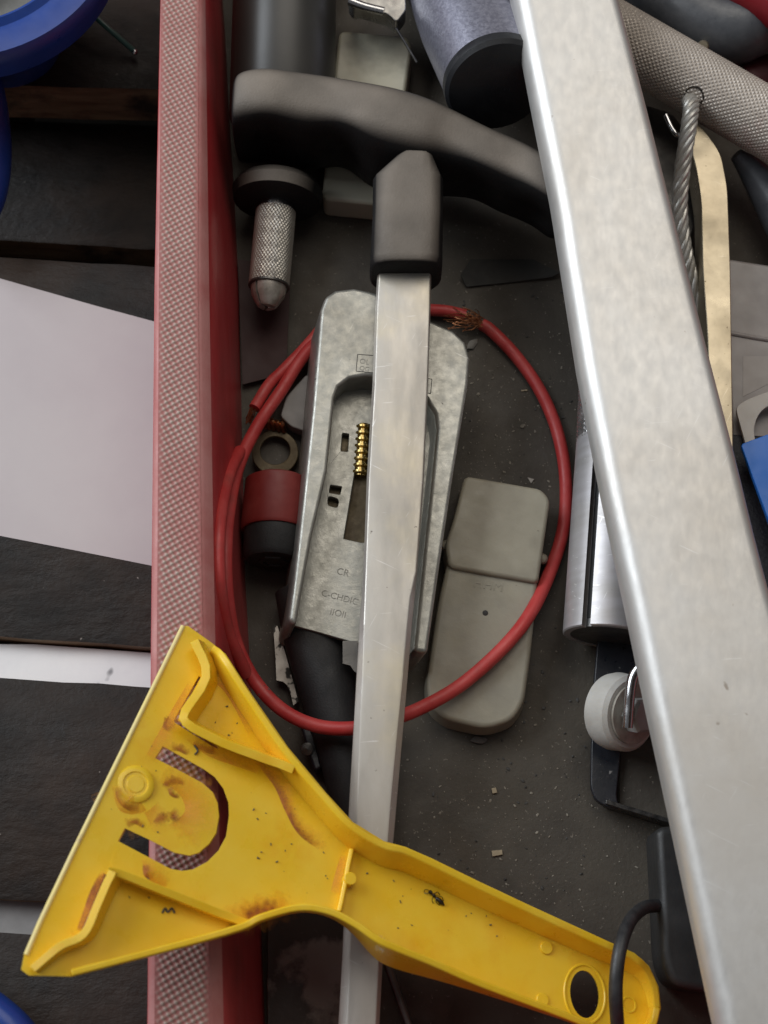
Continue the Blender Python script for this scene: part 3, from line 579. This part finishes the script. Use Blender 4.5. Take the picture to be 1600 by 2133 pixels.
# ================================================================== RIGHT SIDE
fb = thing('frosted_box', P(1620, 700, 0), 'frosted pinkish white plastic box beside the champagne lever', 'plastic box')
plate_o('box_body', PL([(1505, 536), (1600, 551), (1760, 572), (1760, 960), (1528, 960), (1520, 800)], 14), M_FROST, fb, thick=13.8, bevel=1.2)
tube_o('ridge', PL([(1520, 694, 14), (1600, 708, 14), (1760, 730, 14)], 0), 0.9, M_FROST, fb, seg=10)
plate_o('label_patch', PL([(1548, 742), (1600, 742), (1600, 800), (1548, 826)], 14.15), mat('frost_label', (0.42, 0.39, 0.37), rough=0.5), fb, thick=0.12)
tab = rnd([(1532, 848), (1556, 832), (1610, 812), (1700, 800), (1700, 985), (1600, 985), (1556, 935)], 14)
plate_o('hang_tab', PL(tab, 20), mat('clear_tab', (0.55, 0.52, 0.48), rough=0.35, sss=0.2), holes=[PL(ell(1617, 898, 46, 56, 30), 20)], thick=1.6, bevel=0.4, label='pale translucent plastic tab with round hole above the blue card', cat='tab')
plate_o('blue_card', PL(rnd([(1543, 925), (1600, 904), (1760, 862), (1760, 1180), (1640, 1180), (1602, 1088)], 8), 27), M_BLUE2, thick=2, bevel=0.5, label='bright blue plastic card at the edge of the aluminium bar', cat='card')
plate_o('dark_textured_box', PL([(1500, 902), (1560, 905), (1760, 915), (1760, 1330), (1560, 1330)], 17), mat('dark_pebbled', (0.012, 0.014, 0.02), (0.03, 0.033, 0.042), rough=0.5, ns=900, bump=0.8, bs=1200), thick=16.8, bevel=1, label='dark navy pebbled box under the blue card', cat='box')
# slotted sleeve with knurled neck
sl = thing('slotted_sleeve', P(1270, 1100, 0), 'smooth steel sleeve with a long black slot and knurled neck beside the aluminium bar', 'sleeve')
A, B = P(1293, 922, 16.0), P(1268, 1327, 16.0); d_ = (B-A).normalized(); Ls = (B-A).length/MM; u, v = frame(d_)
A2 = P(1299, 740, 16.0)
bm = bmesh.new(); knurl(bm, A2, A+d_*0.001, 14.8, 1.5, 0.4, 220, 120, skew=0.9); from_bm('knurled_neck', bm, mat('bright_knurl', (0.62, 0.61, 0.61), (0.5, 0.49, 0.48), rough=0.28, metal=0.9, ns=90), sl, sharp=25)
# slot angle: the slot faces up and to the left
want = Vector((-0.60, 0, 0.80)); want = (want-d_*want.dot(d_)).normalized(); as_ = math.atan2(want.dot(v), want.dot(u)); hw = 0.105
M_SLEEVE = mat('turned_steel', (0.53, 0.51, 0.52), (0.46, 0.44, 0.43), rough=0.46, metal=0.6, ns=60, stretch=(0.4, 3, 0.4), rvar=0.05, bump=0.04, spot=(0.10, 0.08, 0.07), spot_s=420, spot_t=0.76, scratch=(0.7, 0.69, 0.68), sc_t=0.70)
bm = bmesh.new(); lathe(bm, A, B, [(0, 14.2), (0.4, 15.0), (5.6, 15.0), (5.6, 12.4)], 80, cap=False); from_bm('sleeve_collar', bm, M_SLEEVE, sl)
bm = bmesh.new(); lathe(bm, A, B, [(5.6, 12.6), (5.6, 15.0), (Ls-0.4, 15.0), (Ls, 14.6), (Ls, 12.6), (5.6, 12.6)], 80, as_+hw, as_+2*math.pi-hw)
from_bm('sleeve_body', bm, M_SLEEVE, sl)
lathe_o('end_plug', A, B, [(Ls-3, 0.1), (Ls-3, 12.55), (Ls-0.3, 12.55), (Ls-0.3, 0.1)], M_DARKM, sl, seg=48)
lathe_o('core', A, B, [(1, 0.1), (1, 12.4), (Ls-3.2, 12.4), (Ls-3.2, 0.1)], mat('black_core', (0.008, 0.008, 0.008), rough=0.6), sl, seg=48)
# black bracket, nylon roller
br = thing('black_bracket', P(1300, 1550, 0), 'chipped black steel bracket lying on the tray floor below the slotted sleeve', 'bracket')
plate_o('strap', PL(rnd([(1246, 1325), (1330, 1330), (1345, 1420), (1300, 1480), (1290, 1600), (1284, 1660), (1292, 1686), (1262, 1680), (1240, 1666), (1231, 1640), (1232, 1560), (1236, 1440)], 10), 8), M_NAVY, br, thick=3.0, bevel=0.5)
bm = bmesh.new(); tp = PL([(1262, 1674, 9.5), (1300, 1686, 9.5), (1400, 1716, 10), (1520, 1752, 10)], 0); bt = [Vector((p.x, p.y, 0.001)) for p in tp]; off = Vector((0.0003, 0.0014, 0))
loft(bm, [[a, a+off, b+off, b] for a, b in zip(tp, bt)]); from_bm('edge_strip', bm, mat('worn_black_edge', (0.10, 0.095, 0.09), (0.02, 0.02, 0.02), rough=0.3, metal=0.5, ns=200), br, bevel=0.2)
plate_o('inner_plate', PL([(1292, 1540), (1500, 1540), (1520, 1746), (1400, 1710), (1290, 1680)], 5.0), M_FLOOR, br, thick=4.6, bevel=0.4)
ro = thing('nylon_roller', P(1300, 1490, 0), 'white nylon roller with a hex bolt and bent wire clip beside the aluminium bar', 'roller')
A, B = P(1262, 1478, 12), P(1336, 1490, 24); d_ = (B-A).normalized()
lathe_o('wheel', A, B, [(0, 0.1), (0, 7), (0.8, 10), (2.4, 12), (5, 12.6), (10.5, 12.2), (11.8, 11), (12, 0.1)], M_NYLON, ro, seg=56)
lathe_o('washer', A+d_*0.012, B+d_*0.01, [(0, 0.1), (0, 9.6), (0.9, 9.6), (1.0, 0.1)], mat('dull_washer', (0.40, 0.37, 0.32), (0.28, 0.25, 0.21), rough=0.5, metal=0.3, ns=200), ro, seg=40)
lathe_o('bolt_head', A+d_*0.0129, B+d_*0.02, [(0, 0.1), (0, 5.9), (4.2, 5.9), (5.0, 5.0), (5.0, 0.1)], mat('zinc_bolt', (0.42, 0.42, 0.41), (0.34, 0.335, 0.32), rough=0.5, metal=0.1, ns=200), ro, seg=6, sharp=20)
tube_o('wire_clip', PL([(1372, 1370, 34), (1340, 1384, 33), (1320, 1408, 32), (1312, 1450, 31), (1307, 1516, 29)], 0), 1.7, M_CHROME, ro)
# adapter with cable
ad = thing('black_adapter', P(1430, 1900, 0), 'dark grey plastic adapter with a black cable arching over the scraper handle', 'adapter')
plate_o('adapter_body', PL(rnd([(1366, 1720), (1560, 1720), (1560, 2058), (1470, 2068), (1398, 2052), (1380, 2000), (1373, 1850)], 24), 22), M_GREYP, ad, thick=21.8, bevel=4)
tube_o('cable', PL([(1400, 1882, 17), (1372, 1886, 19), (1340, 1892, 24), (1312, 1920, 32), (1292, 1975, 38), (1283, 2050, 39), (1286, 2130, 34), (1296, 2230, 20)], 0), 2.05, mat('black_cable', (0.018, 0.018, 0.02), (0.035, 0.035, 0.036), rough=0.45, ns=200), ad, seg=16)

# ================================================================== YELLOW SCRAPER
sc_ = thing('yellow_scraper', P(700, 1750, 38), 'rust stained yellow plastic scraper lying across the tray rim and steel blade', 'scraper')
def ZS(px, py): return 41.2-0.060*(px-790)+0.025*(py-1750)        # height of the scraper's bottom sheet
FT = 2.0                                                             # sheet thickness
zf = lambda px, py: ZS(px, py)+FT
UPW = [(470, 1362), (520, 1440), (600, 1556), (680, 1652), (735, 1712), (800, 1752), (845, 1764), (900, 1788), (1000, 1837), (1100, 1884), (1200, 1930), (1270, 1962)]
END = [(1322, 1985), (1352, 2012), (1372, 2055), (1377, 2100), (1366, 2140), (1335, 2168), (1290, 2168)]
LOW = [(1240, 2150), (1180, 2124), (1000, 2056), (900, 2012), (820, 1980), (782, 1962), (735, 1930), (682, 1905), (622, 1898), (546, 1918), (504, 1938), (386, 1972), (150, 2034)]
EDGE = [(60, 2032), (44, 2020), (50, 1990), (80, 1920), (150, 1772), (345, 1372), (378, 1304), (392, 1304), (440, 1338)]
W1 = [(x+2, y+12) for x, y in UPW]; W3 = [(x, y-6) for x, y in LOW]
outer = [P(x, y, zf(x, y)) for x, y in UPW+END+LOW+EDGE]
USL = [(339, 1554), (426, 1603), (447, 1618), (465, 1642), (476, 1672), (477, 1700), (471, 1742), (455, 1772), (432, 1795), (402, 1811), (380, 1814), (356, 1810), (307, 1784), (246, 1752), (260, 1725), (307, 1747), (363, 1776), (394, 1782), (414, 1776), (436, 1757), (450, 1735), (456, 1700), (453, 1672), (443, 1650), (422, 1631), (370, 1603), (323, 1579)]
HND = ell(1218, 2071, 30, 50, 30, -0.12)
SL1 = [(414, 1408), (418, 1411), (370, 1500), (452, 1554), (455, 1560), (446, 1557), (364, 1505), (361, 1501)]
SL2 = [(216, 1819), (222, 1822), (174, 1934), (168, 1936)]
holes = [[P(x, y, zf(x, y)) for x, y in h] for h in (USL, HND, SL1, SL2)]
bm = bmesh.new(); plate(bm, outer, holes, thick=FT)
# finer triangles so that the sheet can carry a slight unevenness
sheet = from_bm('sheet', bm, M_YEL, sc_, sharp=30)
bm = bmesh.new(); eg = [P(x, y, zf(x, y)+0.05) for x, y in EDGE[2:7]]; tube(bm, [e+Vector((0.0004, 0, -0.0006)) for e in eg], 0.75, 10); from_bm('scraping_edge', bm, mat('pale_yellow_edge', (0.80, 0.66, 0.30), (0.86, 0.70, 0.25), rough=0.5, ns=200, c3=(0.55, 0.42, 0.25), c3s=150, c3c=(0.6, 0.7)), sc_)
def wall(name, px, h0, th=2.0, base=None, flare=0.0, inn=1, hfun=None, cap=True):
    """upright wall: px = pixels of its outer top edge; its foot stands on the sheet, flare px/mm towards the inside"""
    bm = bmesh.new(); rings = []
    ps = px
    for i, (x, y) in enumerate(ps):
        h = hfun(i/(len(ps)-1)) if hfun else h0
        a = Vector(ps[max(i-1, 0)]); b = Vector(ps[min(i+1, len(ps)-1)]); d = (b-a).normalized(); nrm = Vector((-d.y, d.x))*inn
        z = zf(x, y)+h; T = P(x, y, z); s = 6.6
        xi, yi = x+nrm.x*th*s, y+nrm.y*th*s; TI = P(xi, yi, z)
        fl = flare(i/(len(ps)-1)) if callable(flare) else flare
        fx, fy = x+nrm.x*fl*h*s, y+nrm.y*fl*h*s
        dz = -(h+FT*0.6)*MM
        fo = P(fx, fy, z); fi = P(fx+nrm.x*th*s*1.1, fy+nrm.y*th*s*1.1, z)
        rings.append([T, TI, Vector((fi.x, fi.y, fi.z+dz)), Vector((fo.x, fo.y, fo.z+dz))])
    loft(bm, rings); return from_bm(name, bm, M_YEL, sc_, bevel=0.55, sharp=40)
def dens(pts, n=5): return [(v.x, v.y) for v in spline([Vector((x, y, 0)) for x, y in pts], n)]
wall('side_wall', dens([(446, 1342)]+UPW+END[:4]), 9, 2.3, flare=0.46, inn=1, hfun=lambda t: min(1, t*8+0.35)*(9+3.5*math.sin(math.pi*min(1, t*1.1)))*(1 if t < 0.85 else max(0.5, 1-(t-0.85)*3.4)))
wall('side_wall', dens(END[3:]+LOW), 9, 2.3, flare=lambda t: 0.05-0.42*math.exp(-((t-0.50)/0.13)**2), inn=1, hfun=lambda t: (7+6*math.sin(math.pi*t)**2)*(1 if t < 0.9 else max(0.45, 1-(t-0.9)*5)))
wall('stiffener', dens([(396, 1338), (420, 1408), (372, 1496), (440, 1546), (540, 1586), (580, 1600), (608, 1612)], 4), 5, 2.8, flare=0.22, inn=-1, hfun=lambda t: 5.5+4.0*t)
wall('stiffener', dens([(62, 2012), (120, 1964), (168, 1940), (194, 1884), (222, 1822), (240, 1808), (330, 1842), (440, 1886), (522, 1917)], 5), 5, 2.5, flare=0.1, inn=1, hfun=lambda t: 2.8+4.2*math.sin(math.pi*min(1, t*0.9)))
wall('cross_rib', [(738, 1768), (731, 1800), (724, 1840), (716, 1880), (711, 1900)], 3.2, 1.6, inn=1)
def boss(name, px, py, r, h, prof=None, m=M_YEL):
    z = zf(px, py); A = P(px, py, z-0.4); n = Vector((-0.060*-6.4, 0.025*-6.4, 0)); B = A+Vector((0.36, 0.16, 1)).normalized()*0.01
    return lathe_o(name, A, B, prof or [(0, r), (h+0.3, r*0.96), (h+0.4, r*0.9), (h+0.4, 0.1)], m, sheet, seg=32)
boss('round_boss', 281, 1635, 5.3, 0, prof=[(0, 5.5), (0.9, 5.4), (1.2, 5.0), (1.2, 3.6), (0.9, 3.4), (0.9, 2.6), (1.1, 2.4), (1.1, 0.1)])
boss('rib_nub', 722, 1836, 1.9, 3.4); boss('ejector_mark', 1136, 1975, 2.0, 0.7); boss('ejector_mark', 1128, 2083, 2.0, 0.6)
boss('ejector_ring', 1309, 2093, 2, 0, prof=[(0.3, 2.5), (0.6, 2.4), (0.6, 2.0), (0.3, 1.9)])
bm = bmesh.new(); hr = [P(x, y, zf(x, y)) for x, y in ell(1218, 2071, 42, 62, 40, -0.12)]; tube(bm, hr+[hr[0]], 0.45, 8); from_bm('hole_ring', bm, M_YEL, sheet)
M_BLOOM = mat('orange_bloom', (0.78, 0.34, 0.010), (0.74, 0.29, 0.010), rough=0.4, ns=150); soft(M_BLOOM, 0.1, 1.5)
BLM = [([(228, 1640), (250, 1690), (300, 1692), (330, 1670)], 6), ([(330, 1630), (370, 1650), (385, 1690), (350, 1720)], 9), ([(215, 1812), (185, 1870), (160, 1940)], 5), ([(150, 1960), (200, 1948), (240, 1935)], 3), ([(300, 1580), (345, 1505), (395, 1420)], 4),
       ([(390, 1540), (430, 1570), (480, 1590), (540, 1612)], 5), ([(530, 1585), (580, 1650), (610, 1720), (670, 1775)], 4), ([(470, 1920), (540, 1902), (610, 1882)], 4.5), ([(296, 1790), (310, 1830), (350, 1845)], 4), ([(690, 1860), (700, 1820), (712, 1780)], 3.5), ([(420, 1400), (470, 1440), (520, 1530)], 3)]
for n_, (pts, wd) in enumerate(BLM):
    ribbon('rust_bloom', [P(x, y, zf(x, y)+0.06+0.012*n_) for x, y in pts], wd, M_BLOOM, sheet)
STN = [([(238, 1640), (244, 1665), (262, 1682), (290, 1684)], 0.9), ([(340, 1640), (352, 1628), (372, 1628), (384, 1632)], 0.8), ([(352, 1640), (356, 1654), (374, 1660)], 0.7), ([(355, 1690), (362, 1698), (352, 1704)], 1.0),
       ([(322, 1716), (334, 1704), (352, 1700)], 0.8), ([(262, 1716), (280, 1712), (300, 1722)], 0.7), ([(212, 1820), (190, 1862), (176, 1904), (164, 1938)], 1.5), ([(300, 1800), (302, 1822), (318, 1830)], 0.9),
       ([(540, 1590), (575, 1640), (596, 1690), (622, 1735), (664, 1768)], 1.1), ([(506, 1908), (545, 1898), (580, 1886)], 1.4), ([(360, 1500), (346, 1508), (340, 1520)], 1.0), ([(402, 1548), (424, 1560), (450, 1566)], 0.9), ([(356, 1556), (372, 1560), (392, 1570)], 0.8)]
for pts, wd in STN:
    ribbon('rust_stain', [P(x, y, zf(x, y)+0.24) for x, y in pts], wd*2.0, M_STAIN, sheet)
for pts in ([(405, 1552), (412, 1564), (406, 1572)], [(338, 1902), (344, 1892), (350, 1900), (358, 1892), (364, 1902)]):
    bm = bmesh.new(); tube(bm, spline([P(x, y, zf(x, y)+0.2) for x, y in pts], 4), 0.3, 6); from_bm('moulded_mark', bm, M_ENGR, sheet)
bm = bmesh.new()
for k in range(70):
    x, y = random.choice([(random.uniform(520, 700), random.uniform(1650, 1860)), (random.uniform(740, 1100), random.uniform(1800, 1960)), (random.uniform(200, 400), random.uniform(1400, 1900)), (random.uniform(420, 560), random.uniform(1420, 1560))])
    if x > 740 and not (1795+(x-740)*0.40 < y < 1900+(x-740)*0.42): continue
    if x < 420 and y < 1304+(378-x)*2.1+60: continue
    a = P(x, y, zf(x, y)+0.15); an = random.uniform(0, 6.3); l = random.uniform(0.1, 0.9); tube(bm, [a, a+Vector((math.cos(an), math.sin(an), 0))*l*MM], random.uniform(0.1, 0.22), 5)
from_bm('dirt_specks', bm, M_ENGR, sc_, kind='stuff')
wsc = [P(x, y, zf(x, y)+10.6) for x, y in ((780, 1962), (794, 1969), (808, 1975))]
M_PS = mat('pale_scuff', (0.75, 0.68, 0.50), (0.6, 0.5, 0.35), rough=0.7, ns=400); soft(M_PS)
ribbon('pale_scuff', wsc, 2.4, M_PS, sc_)
# dead ant lying in the scraper's handle
def zi(x, y): return zf(x, y)+0.7
ant = thing('dead_ant', P(905, 1868, zi(905, 1868)), 'tiny dead dark ant lying in the yellow scraper handle', 'insect')
A, B = P(893, 1855, zi(893, 1855)), P(926, 1886, zi(926, 1886)); Ln = (B-A).length/MM
lathe_o('body', A, B, [(0, 0.05), (0.3, 0.5), (0.9, 0.62), (1.4, 0.25), (1.8, 0.45), (2.5, 0.5), (3.0, 0.2), (3.5, 0.6), (Ln*0.8, 0.75), (Ln, 0.1)], M_BLACK, ant, seg=14)
for (x0, y0, x1, y1, x2, y2) in ((905, 1866, 900, 1873, 903, 1882), (908, 1868, 909, 1879, 916, 1886), (904, 1862, 912, 1858, 916, 1864), (910, 1866, 920, 1868, 924, 1876), (896, 1856, 891, 1861, 884, 1860), (893, 1854, 886, 1853, 883, 1858)):
    tube_o('leg', [P(x0, y0, zi(x0, y0)), P(x1, y1, zi(x1, y1)+0.2), P(x2, y2, zi(x2, y2)-0.6)], 0.11, M_BLACK, ant, seg=6, n=3)

# ================================================================== BLUE TUB, GREEN WIRE on the bench
tub = thing('blue_tub', P(-60, -110, -4), 'round blue plastic tub with a grey lid standing on the bench outside the tray', 'tub')
c0 = P(-66, -140, 60); Rr = (P(248, -140, 60)-c0).length/MM
lathe_o('tub_body', Vector((c0.x, c0.y, -0.004)), Vector((c0.x, c0.y, 0.1)), [(0, 0.1), (0, 20), (48, Rr-14), (50, Rr-2), (58, Rr-0.6), (63, Rr), (65, Rr-1), (65.5, Rr-6), (64.5, Rr-11), (66, Rr-13.5), (65, Rr-15), (60, Rr-16), (60, 0.1)], M_BLUE, tub, seg=96)
lathe_o('lid', Vector((c0.x, c0.y, 0.0555)), Vector((c0.x, c0.y, 0.1)), [(0, 0.1), (0, Rr-16.5), (2.5, Rr-17), (3.2, Rr-24), (5, Rr-26), (5.2, 0.1)], mat('grey_lid', (0.09, 0.092, 0.085), (0.16, 0.16, 0.15), rough=0.4, ns=60), tub, seg=96)
lathe_o('lid_disc', Vector((c0.x, c0.y, 0.0608)), Vector((c0.x, c0.y, 0.1)), [(0, 0.1), (0, Rr-27), (1.2, Rr-28), (1.2, 0.1)], mat('pale_disc', (0.42, 0.43, 0.41), (0.36, 0.37, 0.35), rough=0.35), tub, seg=80)
gw = thing('green_wire', P(255, 90, -4), 'short green insulated wire with a bright metal tip poking out by the blue tub', 'wire')
tube_o('insulation', PL([(120, -20, 8), (180, 20, 8), (222, 56, 6), (278, 105, 0)], 0), 1.1, M_GREEN, gw)
bm = bmesh.new(); bmesh.ops.create_icosphere(bm, subdivisions=2, radius=0.0012, matrix=Matrix.Translation(P(281, 109, 0))); from_bm('metal_tip', bm, M_CHROME, gw)
tube_o('blue_tool', PL([(-60, 120, 14), (-36, 220, 14), (-28, 320, 14), (-40, 405, 14), (-75, 470, 14)], 0), 9.0, M_BLUE, seg=24, label='rounded dark blue plastic tool lying on the planks beside the blue tub', cat='tool')
tube_o('blue_hose', PL([(-60, 2080, 8), (-10, 2112, 8), (40, 2160, 8), (90, 2240, 6)], 0), 6.0, M_BLUE, seg=18, label='thick blue hose on the bench plank outside the tray near the scraper tip', cat='hose')

# ================================================================== CRUMBS ON THE TRAY FLOOR
def crumb(bm, c, s):
    r = bmesh.ops.create_icosphere(bm, subdivisions=1, radius=s*MM, matrix=Matrix.Translation(c) @ Matrix.Rotation(random.uniform(0, 6), 4, 'Z') @ Matrix.Diagonal((random.uniform(0.6, 1.6), random.uniform(0.5, 1), random.uniform(0.3, 0.6), 1)))
    for v in r['verts']: v.co += Vector((random.uniform(-1, 1), random.uniform(-1, 1), random.uniform(-.5, .5)))*s*MM*0.25
bm = bmesh.new()
for k in range(1500):
    if k % 3 == 0: x, y = random.gauss(1040, 90), random.gauss(880, 150)
    elif k % 3 == 1: x, y = random.gauss(1060, 170), random.gauss(1750, 160)
    else: x, y = random.uniform(520, 1500), random.uniform(350, 2150)
    if x < 545 or y < 0 or y > 2190: continue
    s = random.choice([0.10, 0.12, 0.14, 0.17, 0.2, 0.24, 0.3, 0.45]) * (1 if random.random() < 0.96 else 1.8)
    crumb(bm, P(x, y, s*0.35), s)
from_bm('grit', bm, M_GRIT, kind='stuff', label='scattered pale grit and crumbs on the dark tray floor', cat='grit')
bm = bmesh.new()
for k in range(260):
    x, y = random.uniform(880, 1240), random.uniform(600, 2000); s = random.choice([0.15, 0.25, 0.4, 0.6]); crumb(bm, P(x, y, s*0.3), s)
from_bm('dark_crumbs', bm, M_ENGR, kind='stuff', label='scattered black crumbs on the dark tray floor', cat='grit')
def chip(name, pts, z, m, label, cat): plate_o(name, PL(pts, z), m, thick=z-0.05, label=label, cat=cat, bevel=0.1)
M_CHIP = mat('wood_chip', (0.42, 0.35, 0.24), (0.32, 0.26, 0.17), rough=0.8, ns=300); M_STONE = mat('stone', (0.24, 0.225, 0.20), (0.18, 0.17, 0.15), rough=0.8, ns=400, bump=0.3)
bm = bmesh.new(); crumb(bm, P(982, 717, 1.0), 1.9); from_bm('pebble', bm, M_STONE, label='small grey pebble at the upper corner of the die-cast housing', cat='pebble')
bm = bmesh.new(); crumb(bm, P(997, 1541, 0.9), 2.2); from_bm('pebble', bm, mat('dark_stone', (0.12, 0.11, 0.10), rough=0.8), label='flat dark grey crumb just below the beige case', cat='pebble')
chip('wood_chip', [(1024, 1772), (1046, 1770), (1047, 1780), (1026, 1784)], 0.9, M_CHIP, 'pale rectangular wood chip on the floor above the scraper handle', 'wood chip')
chip('wood_chip', [(1024, 1642), (1033, 1640), (1036, 1651), (1026, 1653)], 0.9, M_CHIP, 'small square wood chip on the bare floor right of the steel blade', 'wood chip')
chip('wood_chip', [(1086, 812), (1099, 811), (1099, 814), (1086, 815)], 0.5, M_CHIP, 'tiny straw sliver on the floor inside the red wire loop', 'wood chip')
chip('flake', [(1099, 994), (1113, 998), (1106, 1007)], 0.5, mat('pale_flake', (0.40, 0.37, 0.33), rough=0.7), 'small pale triangular flake above the beige case', 'flake')
